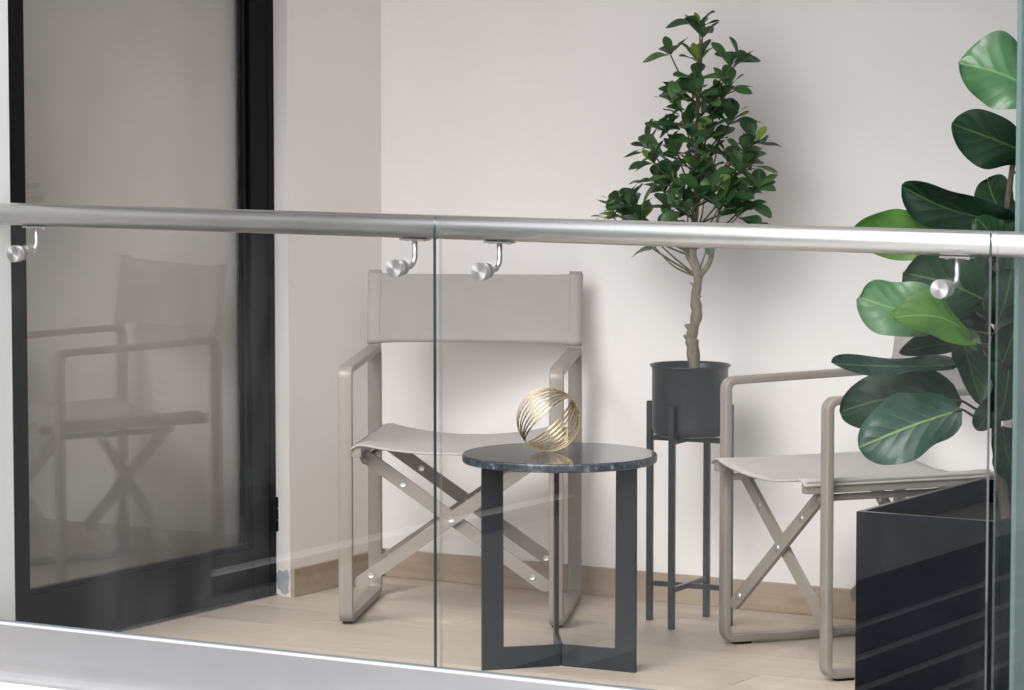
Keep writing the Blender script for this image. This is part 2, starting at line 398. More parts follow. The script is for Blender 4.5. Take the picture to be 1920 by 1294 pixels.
# ------------------------------------------------------------------ door
# pale sheet added to brighten the pane, slanted so it dims leftward
bm = bmesh.new(); A_, B_ = [], []
for k in range(61):
    t_ = k / 60; px_ = -0.125 - 0.62 * t_ ** 1.15; py_ = -0.455 - 1.10 * t_; off = 0.006 * math.sin(34 * t_ + 1.3 * math.sin(9 * t_))
    A_.append([bm.verts.new((px_ + off, py_, z)) for z in (0.02, CH - 0.08)]); B_.append([bm.verts.new((px_ + off - 0.003, py_ + 0.001, z)) for z in (0.02, CH - 0.08)])
for a, b in ((A_, 0), (B_, 1)):
    for k in range(60): bm.faces.new([a[k][0], a[k + 1][0], a[k + 1][1], a[k][1]])
for k in range(60):
    for e_ in (0, 1): bm.faces.new([A_[k][e_], B_[k][e_], B_[k + 1][e_], A_[k + 1][e_]])
for e_ in (0, 60): bm.faces.new([A_[e_][0], A_[e_][1], B_[e_][1], B_[e_][0]])
bsheet = obj('backing_sheet', bm, mat_fabric('backing_cloth', (0.82, 0.80, 0.78)), None, True)
tag(bsheet, 'plain pale sheet added behind the door glass to lighten it', 'backing_sheet')
door = empty('glass_door', (-0.065, -0.424, 0))
tag(door, 'tall black framed glass door reflecting the chair, left of the white corner', 'door')
def dpart(name, y0, y1, z0, z1, x0, x1, mat=BLACK, bev=0.0015):
    bm = bmesh.new(); bx(bm, (x0, y0 + 0.424, z0), (x1, y1 + 0.424, z1), bev, 1); return obj(name, bm, mat, door)
dpart('stile', -1.5865, -1.4665, 0.004, CH - 0.064, -0.05, 0.0)
st = dpart('stile', -0.530, -0.4535, 0.004, CH - 0.064, -0.05, 0.0)
dpart('jamb', -0.4525, -0.4245, 0.002, CH - 0.063, -0.06, 0.0015)
dpart('bottom_rail', -1.4660, -0.5305, 0.004, 0.136, -0.048, -0.001)
dpart('top_rail', -1.4660, -0.5305, CH - 0.19, CH - 0.064, -0.048, -0.001)
dpart('glazing_bead', -0.5560, -0.5450, 0.1495, CH - 0.191, -0.030, -0.006)
dpart('glazing_bead', -0.5445, -0.5305, 0.1495, CH - 0.191, -0.030, -0.013)
dpart('glazing_bead', -1.4655, -0.5310, 0.1365, 0.149, -0.030, -0.007)
pane = dpart('pane', -1.4658, -0.5563, 0.1493, CH - 0.191, -0.0215, -0.0155, DOORGLASS, 0)
# hinge on the right stile
bm = bmesh.new(); hz = 0.171
for k in range(3): lathe(bm, [(0, 0), (0.0075, 0), (0.0075, 0.029), (0, 0.029)], 14, (0.009, 0.0015, hz + 0.0315 * k))
bx(bm, (0.0025, -0.022, hz), (0.006, 0.001, hz + 0.092)); obj('hinge', bm, BLACK, door)

# ------------------------------------------------------------------ railing
rail = empty('glass_balustrade', (0, -1.715, 0))
tag(rail, 'frameless glass railing with a round satin steel handrail along the balcony front', 'railing')
def gpanel(x0, x1):
    bm = bmesh.new(); bx(bm, (x0, -0.006, 0.085), (x1, 0.006, 1.097))
    for f in bm.faces:
        c = f.calc_center_median(); f.material_index = 0 if abs(c.y) > 0.005 else (1 if c.x > x1 - 0.001 or abs(c.z - 1.097) < 0.001 else 2)
    return obj('glass_panel', bm, [GLASS, GEDGE, GEDGE2], rail)
for x0, x1 in ((0.004, 1.2476), (1.2625, 2.5291), (2.5436, 3.80)): gpanel(x0, x1)
bm = bmesh.new(); sweep(bm, [(0.001, 0.06, 1.073), (4.2, 0.06, 1.073)], circ(0.0263, 40)); obj('handrail', bm, STEEL, rail, True)
RXM = Matrix.Rotation(R(90), 3, 'X')       # z axis -> -y
for bxp in (0.117, 1.1595, 1.3740, 2.4330):
    e = bmesh.new()
    path = [(bxp, 0.008, 0.986), (bxp, 0.036, 0.986)] + [(bxp, 0.036 + 0.024 * math.sin(R(a)), 1.010 - 0.024 * math.cos(R(a))) for a in (15, 30, 45, 60, 75, 90)] + [(bxp, 0.06, 1.0445)]
    sweep(e, path, circ(0.0058, 14)); br = obj('rail_bracket', e, STEEL2, rail, True)
    e = bmesh.new(); lathe(e, [(0, 0.006), (0.0155, 0.006), (0.0155, 0.0085), (0.0188, 0.0085), (0.0195, 0.0095), (0.0195, 0.0255), (0.0185, 0.0275), (0, 0.0277)], 40, (bxp, 0, 0.986), RXM)
    lathe(e, [(0, -0.012), (0.016, -0.012), (0.0165, -0.011), (0.0165, -0.0065), (0, -0.0062)], 32, (bxp, 0, 0.986), RXM)
    obj('clamp_knob', e, TURNED, br)
    e = bmesh.new(); bx(e, (bxp - 0.033, 0.046, 1.0425), (bxp + 0.033, 0.074, 1.0468), 0.001, 1)
    for s in (-1, 1): lathe(e, [(0, 0), (0.004, 0.0), (0.005, 0.0025), (0, 0.0025)], 12, (bxp + s * 0.022, 0.06, 1.0402))
    obj('saddle_plate', e, STEEL2, br)
# base channel: face sheet with a soft outward lip at its foot
prof = [(-0.0118, 0.1222), (-0.0175, 0.1222), (-0.0226, 0.1178), (-0.023, 0.1160), (-0.023, 0.040), (-0.025, 0.024), (-0.031, 0.009), (-0.041, -0.001), (-0.052, -0.006), (-0.056, -0.012), (-0.052, -0.017), (-0.012, -0.017)]
bm = bmesh.new(); ends = []
for X in (0.001, 4.2): ends.append([bm.verts.new((X, a, b)) for a, b in prof])
for k in range(len(prof)): bm.faces.new([ends[0][k], ends[0][(k + 1) % len(prof)], ends[1][(k + 1) % len(prof)], ends[1][k]])
bm.faces.new(ends[0]); bm.faces.new(ends[1][::-1])
o = obj('base_channel', bm, CHANNEL, rail)
for p in o.data.polygons: p.use_smooth = abs(p.normal.x) < 0.5 and not (p.normal.z > 0.35 and p.center.z > 0.1)
bm = bmesh.new(); bx(bm, (0.001, -0.0115, 0.02), (4.2, -0.0064, 0.1235)); bx(bm, (0.001, 0.0064, -0.003), (4.2, 0.0145, 0.1215)); obj('glazing_gasket', bm, mat_paint('gasket', (0.16, 0.19, 0.21), 0.4), rail)
fas = obj('slab_fascia', box((0.0, -1.785, -0.6), (RX, -1.7795, -0.0185)), mat_plaster('fascia_plaster', (0.44, 0.44, 0.445), 0.05)); tag(fas, kind='structure')

# ------------------------------------------------------------------ director chairs
def leg_path(x):
    r, pts = 0.021, []
    y0, y1, z0 = 0.009, 0.491, 0.015
    zf, zr = 0.651, 0.664
    for cy, cz, s in ((y0 + r, z0 + r, 180), (y1 - r, z0 + r, 270), (y1 - r, zr - r, 0), (y0 + r, zf - r, 90)):
        for k in range(7):
            g = R(s + 15 * k); pts.append((x, cy + r * math.cos(g), cz + r * math.sin(g)))
    return pts
def flat_bar(bm, p, q, w2, t2, y):
    p = Vector((p[0], y, p[1])); q = Vector((q[0], y, q[1])); d = (q - p).normalized(); n = Vector((-d.z, 0, d.x)); out = []
    for c, s in ((p, 1), (q, -1)):
        for k in range(9):
            g = R(90 + 22.5 * k); out.append(c + (d * math.cos(g) * s + n * math.sin(g) * s) * w2)
    f = [bm.verts.new(v + Vector((0, -t2, 0))) for v in out]; b = [bm.verts.new(v + Vector((0, t2, 0))) for v in out]
    m = len(out)
    for k in range(m): bm.faces.new([f[k], f[(k + 1) % m], b[(k + 1) % m], b[k]])
    bm.faces.new(f[::-1]); bm.faces.new(b)
def make_chair():
    ch = empty('director_chair')
    for s in (-1, 1):
        x = s * 0.268
        bm = bmesh.new(); sweep(bm, leg_path(x), rrect(0.018, 0.0088, 0.0025), closed=True, up=(1, 0, 0))
        fr = obj('side_frame', bm, TAUPE, ch, True)
        for yy in (0.055, 0.445):
            bm = bmesh.new(); bx(bm, (x - 0.013, yy - 0.022, 0.0), (x + 0.013, yy + 0.022, 0.0068), 0.001, 1); obj('foot_pad', bm, BLACK, fr)
        bm = bmesh.new(); sweep(bm, [(x, 0.482, 0.662), (x, 0.486, 0.70), (x, 0.508, 0.872)], rrect(0.0165, 0.0085, 0.002), up=(1, 0, 0)); obj('back_post', bm, TAUPE, ch)
        bm = bmesh.new(); bx(bm, (s * 0.2335 - 0.0125, -0.034, 0.434), (s * 0.2335 + 0.0125, 0.478, 0.4625), 0.0025, 2); obj('seat_rail', bm, TAUPE, ch)
        bm = bmesh.new(); sweep(bm, [(s * 0.220, 0.008, 0.4205), (s * 0.220, 0.378, 0.4205)], circ(0.0085, 14)); obj('pivot_rod', bm, TAUPE, ch, True)
    for yf, dz in ((0.022, 0.0), (0.352, 0.0)):
        for s, yy in ((1, yf), (-1, yf + 0.0125)):
            bm = bmesh.new(); flat_bar(bm, (s * 0.219, 0.428), (-s * 0.236, 0.107), 0.0165, 0.0055, yy)
            cb = obj('cross_bar', bm, TAUPE, ch)
            for (px, pz) in ([(0, 0.274)] if s > 0 else []) + [(-s * 0.205, 0.129), (s * 0.124, 0.361)]:
                bm = bmesh.new(); lathe(bm, [(0.0035, 0.0058), (0.0035, 0.0072), (0.0078, 0.0080), (0.0085, 0.0066), (0.0085, 0.005), (0, 0.005)], 18, (px, yy, pz), RXM)
                lathe(bm, [(0, 0.0066), (0.0036, 0.0066), (0.0036, 0.0058)], 12, (px, yy, pz), RXM); obj('bolt', bm, BOLT, cb)
    # seat: a sling over the two rails
    bm = bmesh.new(); nx, ny = 32, 18; top = []; bot = []
    for j in range(ny + 1):
        v = j / ny; yy = -0.040 + 0.500 * v; rt = []; rb = []
        for i in range(nx + 1):
            u = -1 + 2 * i / nx; x = 0.249 * u; a = abs(u)
            sag = -0.027 * (1 - min(1, a / 0.86) ** 2) ** 0.9 * (0.75 + 0.25 * v) - 0.004 * math.sin(3.1 * v) * (1 - a)
            if a > 0.93: sag -= (a - 0.93) / 0.07 * 0.012
            ridge = 0.0012 * math.exp(-(u / 0.03) ** 2) + 0.0012 * math.exp(-((v - 0.5) / 0.03) ** 2) * (a < 0.9)
            hem = 0.0016 if (v < 0.06 or v > 0.94) else 0.0
            z = 0.4665 + sag + ridge + hem
            rt.append(bm.verts.new((x, yy, z))); rb.append(bm.verts.new((x, yy, z - 0.0036 - hem)))
        top.append(rt); bot.append(rb)
    for j in range(ny):
        for i in range(nx):
            bm.faces.new([top[j][i], top[j][i + 1], top[j + 1][i + 1], top[j + 1][i]])
            bm.faces.new([bot[j][i], bot[j + 1][i], bot[j + 1][i + 1], bot[j][i + 1]])
    for i in range(nx):
        bm.faces.new([top[0][i], bot[0][i], bot[0][i + 1], top[0][i + 1]]); bm.faces.new([top[ny][i], top[ny][i + 1], bot[ny][i + 1], bot[ny][i]])
    for j in range(ny):
        bm.faces.new([top[j][0], top[j + 1][0], bot[j + 1][0], bot[j][0]]); bm.faces.new([top[j][nx], bot[j][nx], bot[j + 1][nx], top[j + 1][nx]])
    obj('seat', bm, FABRIC, ch, True)
    # back: a sleeve slipped over the two posts
    bm = bmesh.new(); nx, nz = 40, 14; F = []; B = []
    for j in range(nz + 1):
        v = j / nz; z = 0.678 + 0.188 * v; yp = 0.4835 + 0.024 * v; rf = []; rb = []
        for i in range(nx + 1):
            u = -1 + 2 * i / nx; x = 0.2865 * u; a = abs(u)
            sag = 0.016 * (1 - min(1, a / 0.86) ** 2)
            dip = -0.0022 * (1 - a ** 4) * (1 if v > 0.5 else -1) * abs(2 * v - 1) ** 3
            hem = 0.0014 if (v < 0.10 or v > 0.93) else 0.0
            hem = max(hem, 0.0028 * math.exp(-(u / 0.016) ** 2))
            th = 0.011 if a > 0.885 else 0.0024 + 0.0086 * max(0, (a - 0.82) / 0.065) ** 2 * (a > 0.82)
            if a > 0.995: th = 0.0085
            rf.append(bm.verts.new((x, yp + sag - th - hem, z + dip * 2))); rb.append(bm.verts.new((x, yp + sag + th + hem, z + dip * 2)))
        F.append(rf); B.append(rb)
    for j in range(nz):
        for i in range(nx):
            bm.faces.new([F[j][i], F[j][i + 1], F[j + 1][i + 1], F[j + 1][i]]); bm.faces.new([B[j][i], B[j + 1][i], B[j + 1][i + 1], B[j][i + 1]])
    for j in range(nz):
        bm.faces.new([F[j][0], F[j + 1][0], B[j + 1][0], B[j][0]]); bm.faces.new([F[j][nx], B[j][nx], B[j + 1][nx], F[j + 1][nx]])
    for i in range(nx):
        bm.faces.new([F[0][i], B[0][i], B[0][i + 1], F[0][i + 1]])
        if 0.12 < i / nx < 0.88: bm.faces.new([F[nz][i], F[nz][i + 1], B[nz][i + 1], B[nz][i]])
    obj('backrest', bm, FABRIC, ch, True)
    return ch
def copy_tree(o, parent=None):
    c = o.copy(); COL.objects.link(c); c.parent = parent
    for k in list(o.children): copy_tree(k, c)
    return c
GR = 'folding director chairs on the balcony'
ch1 = make_chair(); ch1.location = (0.6236, -0.648, 0); ch1.rotation_euler.z = R(24.2)
tag(ch1, 'taupe director chair facing out in the corner behind the round table', 'chair', GR)
ch2 = copy_tree(ch1); ch2.location = (1.541, -0.680, 0); ch2.rotation_euler.z = R(-37.0)
tag(ch2, 'taupe director chair turned sideways, half hidden by the black planter', 'chair', GR)

# ------------------------------------------------------------------ a scrap of white film on the floor
bm = bmesh.new(); up_ = smooth_path([(0, 0, 0.0012), (0.018, 0.008, 0.002), (0.034, 0.009, 0.006), (0.048, 0.017, 0.003), (0.060, 0.016, 0.0012)], 5)
sweep(bm, up_, [(-0.0002, -0.0011), (0.0002, -0.0011), (0.0002, 0.0011), (-0.0002, 0.0011)], radii=[0.3 + 0.7 * math.sin(math.pi * (i + 1) / (len(up_) + 1)) for i in range(len(up_))])
sc_ = obj('film_scrap', bm, mat_paint('white_film', (0.78, 0.78, 0.78), 0.4)); sc_.location = (0.285, -0.765, 0.0); tag(sc_, 'thin curled white scrap lying on the floor beside the left chair', 'scrap')

# ------------------------------------------------------------------ round table and wire ball
tb = empty('side_table', (1.133, -0.971, 0)); tag(tb, 'low round side table with dark granite top on three black flat-bar legs', 'table')
TC = Vector((-0.010, 0.009, 0)); TR, TZ = 0.2305, 0.506
bm = bmesh.new(); lathe(bm, [(0, TZ - 0.020), (TR - 0.003, TZ - 0.020), (TR - 0.0005, TZ - 0.018), (TR, TZ - 0.015), (TR, TZ - 0.004), (TR - 0.0015, TZ - 0.001), (TR - 0.004, TZ), (0, TZ)], 96, TC)
obj('table_top', bm, GRANITE, tb)
for ang in (230.0, 2.0, 124.0):
    Mz = Matrix.Rotation(R(ang), 4, 'Z'); t = 0.005
    pts = [(0.004, 0), (0.1985, 0), (0.1985, 0.4855), (0.1465, 0.4855), (0.1465, 0.052), (0.004, 0.052)]
    bm = bmesh.new(); A = [bm.verts.new(Mz @ Vector((x, -t, z))) for x, z in pts]; B = [bm.verts.new(Mz @ Vector((x, t, z))) for x, z in pts]
    n = len(pts)
    for k in range(n): bm.faces.new([A[k], A[(k + 1) % n], B[(k + 1) % n], B[k]])
    bm.faces.new(A[::-1]); bm.faces.new(B)
    bmesh.ops.bevel(bm, geom=list(bm.edges), offset=0.0008, segments=1, affect='EDGES')
    obj('leg', bm, DARK, tb)

ball = empty('wire_ball', (1.085, -0.95, TZ)); tag(ball, 'open ball of thin brass hoops resting on the round granite table', 'ornament')
ax = Vector((0.593, 0.421, 0.686)).normalized(); n0 = Vector((0.510, -0.856, 0.085)); n0 = (n0 - ax * n0.dot(ax)).normalized(); n1 = ax.cross(n0)
BR = 0.0752; zmin = 9
hoops = []
for k, th in enumerate((2, 16, 29, 40, 50, 59, 67, 75)):
    n = (n0 * math.cos(R(th)) + n1 * math.sin(R(th))).normalized(); b = n.cross(ax); r = BR - 0.0011 * (k % 2)
    path = [ax * (r * math.cos(2 * math.pi * i / 72)) + b * (r * math.sin(2 * math.pi * i / 72)) for i in range(72)]
    hw = 0.0062 if k == 0 else 0.0021
    zmin = min(zmin, min(p.z for p in path) - hw * abs(n.z)); hoops.append((path, n, hw))
for path, n, hw in hoops:
    bm = bmesh.new(); sweep(bm, [p - Vector((0, 0, zmin - 0.0008)) for p in path], rrect(hw, 0.0008, 0.0005, 1), closed=True, up=n); obj('hoop', bm, BRASS, ball, True)

# ------------------------------------------------------------------ plant stand, pot and small tree
SX, SY = 1.109, -0.277
stand = empty('plant_stand', (SX, SY, 0)); tag(stand, 'tall dark four-legged metal stand holding the round pot', 'plant stand')
BEAR = math.atan2(-0.3918 + 0.1628, 1.1167 - 1.1001)     # direction of the legs as they stand
for k in range(4):
    Mz = Matrix.Rotation(BEAR + k * math.pi / 2, 4, 'Z')
    bm = bmesh.new(); bx(bm, (0.103, -0.0075, 0.0), (0.118, 0.0075, 0.565), 0.001, 1, Mz); obj('leg', bm, DARK, stand)
for k in range(2):
    Mz = Matrix.Rotation(BEAR + k * math.pi / 2, 4, 'Z')
    for nm, z in (('cross_brace', 0.093), ('shelf_bar', 0.468)):
        bm = bmesh.new(); bx(bm, (-0.103, -0.006, z - 0.003 * k), (0.103, 0.006, z + 0.013 - 0.003 * k), 0.001, 1, Mz); obj(nm, bm, DARK, stand)
tree = empty('potted_tree', (SX, SY, 0)); tag(tree, 'small bushy tree with glossy leaves in a dark round pot by the back wall', 'potted tree')
bm = bmesh.new(); lathe(bm, [(0, 0.4815), (0.078, 0.4815), (0.090, 0.486), (0.0955, 0.497), (0.0965, 0.51), (0.0965, 0.652), (0.1005, 0.657), (0.1028, 0.660), (0.1020, 0.6625), (0.0985, 0.662), (0.0935, 0.655), (0.0930, 0.63), (0.0, 0.628)], 72)
obj('pot', bm, DARK, tree, True)
bm = bmesh.new(); lathe(bm, [(0, 0.642), (0.05, 0.640), (0.0925, 0.634)], 40); obj('soil', bm, SOIL, tree, True)
CLUSTERS = [
    (0.030, 0.000, 1.489) ,
    (0.023, -0.000, 1.518) ,
    (-0.050, -0.020, 1.445) ,
    (0.008, 0.020, 1.426) ,
    (0.127, -0.030, 1.417) ,
    (0.121, 0.020, 1.423) ,
    (0.106, -0.000, 1.359) ,
    (0.029, -0.030, 1.382) ,
    (-0.045, 0.020, 1.337) ,
    (0.045, -0.050, 1.339) ,
    (0.102, 0.020, 1.276) ,
    (-0.061, -0.020, 1.255) ,
    (-0.138, 0.030, 1.208) ,
    (0.150, -0.000, 1.203) ,
    (0.164, 0.030, 1.225) ,
    (-0.012, -0.050, 1.194) ,
    (0.063, -0.060, 1.226) ,
    (0.057, 0.040, 1.229) ,
    (-0.091, -0.030, 1.171) ,
    (-0.019, -0.060, 1.142) ,
    (0.050, -0.080, 1.155) ,
    (0.081, -0.050, 1.144) ,
    (0.156, -0.040, 1.155) ,
    (0.144, 0.040, 1.168) ,
    (-0.131, -0.020, 1.032) ,
    (-0.193, -0.000, 1.035) ,
    (-0.103, 0.020, 1.123) ,
    (0.021, -0.080, 1.103) ,
    (0.085, -0.090, 1.089) ,
    (0.138, -0.070, 1.100) ,
    (0.144, 0.020, 1.073) ,
    (0.182, -0.000, 1.108) ,
    (-0.046, -0.030, 1.058) ,
    (0.033, -0.080, 1.051) ,
    (0.125, -0.090, 1.064) ,
    (0.144, -0.020, 1.041) ,
    (-0.103, -0.000, 0.956) ,
    (0.040, 0.020, 0.964) ,
    (0.040, 0.050, 1.291) ,
    (-0.048, 0.060, 1.259) ,
    (0.013, 0.080, 1.186) ,
    (0.071, 0.070, 1.177) ,
    (-0.106, 0.060, 1.095) ,
    (-0.010, 0.080, 1.123) ,
    (-0.135, -0.030, 1.014) ,
    (0.062, 0.040, 1.333) ,
    (-0.222, 0.020, 1.052) ,
    (-0.156, -0.030, 1.061) ,
    (-0.229, 0.000, 1.031) ,
    (-0.168, 0.020, 1.053) ,
]
TRUNK = [ (0.014, -0.000, 0.640), (0.007, -0.000, 0.708), (0.004, -0.000, 0.734), (0.018, 0.000, 0.789), (0.014, -0.000, 0.830), (0.022, 0.000, 0.884), (0.009, -0.000, 0.926), (0.006, -0.000, 0.971), (0.012, -0.000, 1.045), (0.016, -0.000, 1.126), (0.014, -0.000, 1.220), (0.021, -0.000, 1.340), (0.026, -0.000, 1.447), (0.031, -0.000, 1.492) ]
FORK = [ (0.020, -0.000, 0.881), (0.050, 0.000, 0.916), (0.062, 0.000, 0.952), (0.071, 0.000, 1.006), (0.086, -0.000, 1.074) ]
FORK2 = [ (0.011, -0.000, 0.910), (-0.003, -0.000, 0.927), (-0.018, -0.000, 0.953), (-0.029, -0.000, 0.990), (-0.051, -0.000, 1.044) ]
FIG_LEAVES = [   # base, tip, width, normal, cup, droop, tint
   ( (0.103, -0.000, 1.354) , (-0.058, -0.080, 1.434) , 0.186 , (0.438, -0.736, 0.516) , 0.1 , 0.02 , 0 ),
   ( (0.097, -0.000, 1.225) , (-0.068, -0.100, 1.289) , 0.133 , (0.429, -0.720, -0.546) , 0.1 , 0.03 , 1 ),
   ( (0.050, -0.020, 1.097) , (-0.162, -0.140, 1.160) , 0.119 , (0.466, -0.783, -0.412) , 0.4 , 0.03 , 1 ),
   ( (0.063, -0.000, 1.062) , (-0.024, -0.020, 1.094) , 0.056 , (0.419, -0.703, 0.575) , 0.1 , 0.01 , 2 ),
   ( (-0.098, -0.020, 1.055) , (-0.256, -0.180, 1.067) , 0.122 , (0.506, -0.850, -0.149) , 0.15 , 0.03 , 2 ),
   ( (-0.011, -0.050, 0.931) , (-0.144, -0.160, 0.989) , 0.158 , (0.509, -0.855, 0.100) , 0.12 , 0.02 , 1 ),
   ( (-0.071, -0.120, 0.895) , (-0.205, -0.240, 0.947) , 0.149 , (0.448, -0.752, 0.483) , 0.12 , 0.02 , 0 ),
   ( (0.010, -0.160, 0.852) , (-0.069, -0.320, 0.926) , 0.119 , (0.399, -0.670, 0.626) , 0.05 , 0.05 , 2 ),
   ( (-0.051, -0.080, 0.864) , (0.039, -0.160, 0.737) , 0.088 , (0.689, -0.630, 0.359) , 0.25 , 0.03 , 1 ),
   ( (-0.054, -0.060, 0.836) , (-0.149, -0.160, 0.828) , 0.056 , (0.419, -0.703, 0.575) , 0.1 , 0.02 , 1 ),
   ( (-0.028, -0.140, 0.800) , (-0.247, -0.300, 0.788) , 0.068 , (0.311, -0.523, 0.794) , 0.15 , -0.03 , 3 ),
   ( (-0.037, -0.100, 0.720) , (-0.274, -0.200, 0.698) , 0.145 , (0.490, -0.823, 0.288) , 0.12 , 0.04 , 1 ),
   ( (-0.002, -0.180, 0.711) , (-0.179, -0.300, 0.634) , 0.149 , (0.500, -0.839, 0.216) , 0.1 , 0.01 , 3 ),
   ( (0.030, -0.080, 0.881) , (0.072, -0.100, 1.000) , 0.096 , (0.490, -0.823, 0.288) , 0.15 , 0.02 , 1 ),
   ( (0.032, -0.080, 0.780) , (0.099, -0.140, 0.888) , 0.09 , (0.475, -0.797, 0.373) , 0.15 , 0.02 , 1 ),
   ( (0.029, -0.060, 0.739) , (-0.002, -0.100, 0.662) , 0.062 , (0.475, -0.797, 0.373) , 0.2 , 0.02 , 1 ),
   ( (0.027, -0.060, 0.677) , (0.072, -0.100, 0.828) , 0.102 , (0.658, -0.728, 0.193) , 0.15 , 0.02 , 1 ),
   ( (0.016, -0.020, 0.977) , (0.097, 0.050, 1.049) , 0.136 , (0.475, -0.797, 0.373) , 0.12 , 0.02 , 1 ),
   ( (0.028, -0.020, 0.741) , (0.108, 0.050, 0.660) , 0.136 , (0.475, -0.797, 0.373) , 0.12 , 0.02 , 1 ),
   ( (0.011, -0.000, 0.886) , (0.083, 0.080, 0.781) , 0.136 , (0.475, -0.797, 0.373) , 0.12 , 0.02 , 1 ),
   ( (0.023, -0.020, 0.661) , (0.052, -0.000, 0.542) , 0.079 , (0.490, -0.823, 0.288) , 0.2 , 0.02 , 1 ),
   ( (-0.108, 0.050, 0.924) , (-0.144, 0.100, 1.046) , 0.124 , (0.490, -0.823, 0.288) , 0.12 , 0.02 , 1 ),
   ( (-0.061, 0.080, 1.015) , (-0.021, 0.150, 0.921) , 0.124 , (0.490, -0.823, 0.288) , 0.12 , 0.02 , 1 ),
   ( (-0.042, 0.040, 0.870) , (-0.090, 0.080, 1.035) , 0.147 , (0.658, -0.728, 0.193) , 0.12 , 0.02 , 1 ),
   ( (0.004, 0.040, 1.087) , (-0.071, 0.100, 1.185) , 0.102 , (0.509, -0.855, -0.100) , 0.15 , 0.02 , 1 ),
   ( (-0.018, 0.020, 0.781) , (-0.133, 0.080, 0.875) , 0.113 , (0.502, -0.842, 0.197) , 0.15 , 0.02 , 1 ),
   ( (0.026, -0.040, 1.035) , (0.002, -0.100, 1.102) , 0.079 , (0.475, -0.797, 0.373) , 0.15 , 0.02 , 1 ),
]
FIG_STEM = [ (0.029, -0.000, 0.449), (0.021, -0.000, 0.489), (0.008, -0.000, 0.568), (-0.000, -0.000, 0.636), (-0.001, -0.000, 0.726), (-0.000, -0.000, 0.829), (0.006, -0.000, 0.953), (0.016, -0.000, 1.089), (0.031, -0.000, 1.224), (0.059, -0.000, 1.347) ]
FIG_STEM2 = [ (0.013, -0.000, 0.545), (0.027, -0.000, 0.603), (0.037, 0.010, 0.659), (0.049, 0.030, 0.727) ]

tp = smooth_path([Vector((TRUNK[0][0] + 0.002, TRUNK[0][1], 0.630))] + [Vector(p) for p in TRUNK], 5)
nT = len(tp)
def trad(i):
    t = i / (nT - 1); base = 0.0155 * (1 - t) ** 0.9 + 0.0022
    return (base * (1 + 0.10 * math.sin(i * 1.7) + 0.08 * math.sin(i * 0.6 + 1)) + (0.004 * max(0, 1 - i / 6)))
bm = bmesh.new(); sweep(bm, tp, circ(1.0, 14), radii=[trad(i) for i in range(nT)])
for (z, dx, rr) in ((0.730, -0.012, 0.007), (0.755, -0.013, 0.008), (0.835, 0.012, 0.005), (0.865, -0.011, 0.004)):
    c = min(tp, key=lambda p: abs(p.z - z))
    sweep(bm, [c, c + Vector((dx * 0.9, -0.004, 0.003)), c + Vector((dx * 1.6, -0.006, 0.007))], circ(1.0, 8), radii=[rr * 1.3, rr, rr * 0.45])
obj('trunk', bm, BARK, tree, True)
for f, rr in ((FORK, 0.0085), (FORK2, 0.007)):
    q = smooth_path(f, 4); bm = bmesh.new(); sweep(bm, q, circ(1.0, 10), radii=[rr * (1 - 0.7 * i / len(q)) for i in range(len(q))]); obj('branch', bm, BARK, tree, True)
def leaf_small(L, W, fold, droop, seed):
    g = random.Random(seed); bm = bmesh.new(); uvl = bm.loops.layers.uv.new('UVMap'); nv, nu = 8, 4; rows = []
    for j in range(nv + 1):
        v = j / nv; t = v ** 1.35; half = W * 0.5 * (math.sin(math.pi * min(1, t * 0.93 + 0.03)) ** 0.8) * (0.55 + 0.62 * v)
        if j == 0: half = 0.0012
        if j == nv: half = W * 0.08
        row = []
        for i in range(nu + 1):
            u = -1 + 2 * i / nu
            row.append((bm.verts.new((u * half, L * v, fold * half * abs(u) - droop * L * v * v + 0.0012 * math.sin(7 * v + u * 2 + seed))), (0.5 + 0.5 * u, v)))
        rows.append(row)
    for j in range(nv):
        for i in range(nu):
            q = [rows[j][i], rows[j][i + 1], rows[j + 1][i + 1], rows[j + 1][i]]
            f = bm.faces.new([a[0] for a in q])
            for lp, a in zip(f.loops, q): lp[uvl].uv = a[1]
    me = bpy.data.meshes.new('leaf'); bm.to_mesh(me); bm.free()
    for p in me.polygons: p.use_smooth = True
    return me
lm = []
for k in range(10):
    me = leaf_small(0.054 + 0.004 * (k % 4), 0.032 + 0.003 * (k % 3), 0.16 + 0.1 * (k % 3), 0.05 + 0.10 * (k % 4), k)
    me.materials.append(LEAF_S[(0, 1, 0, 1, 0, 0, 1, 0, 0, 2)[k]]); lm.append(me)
nleaf = 0
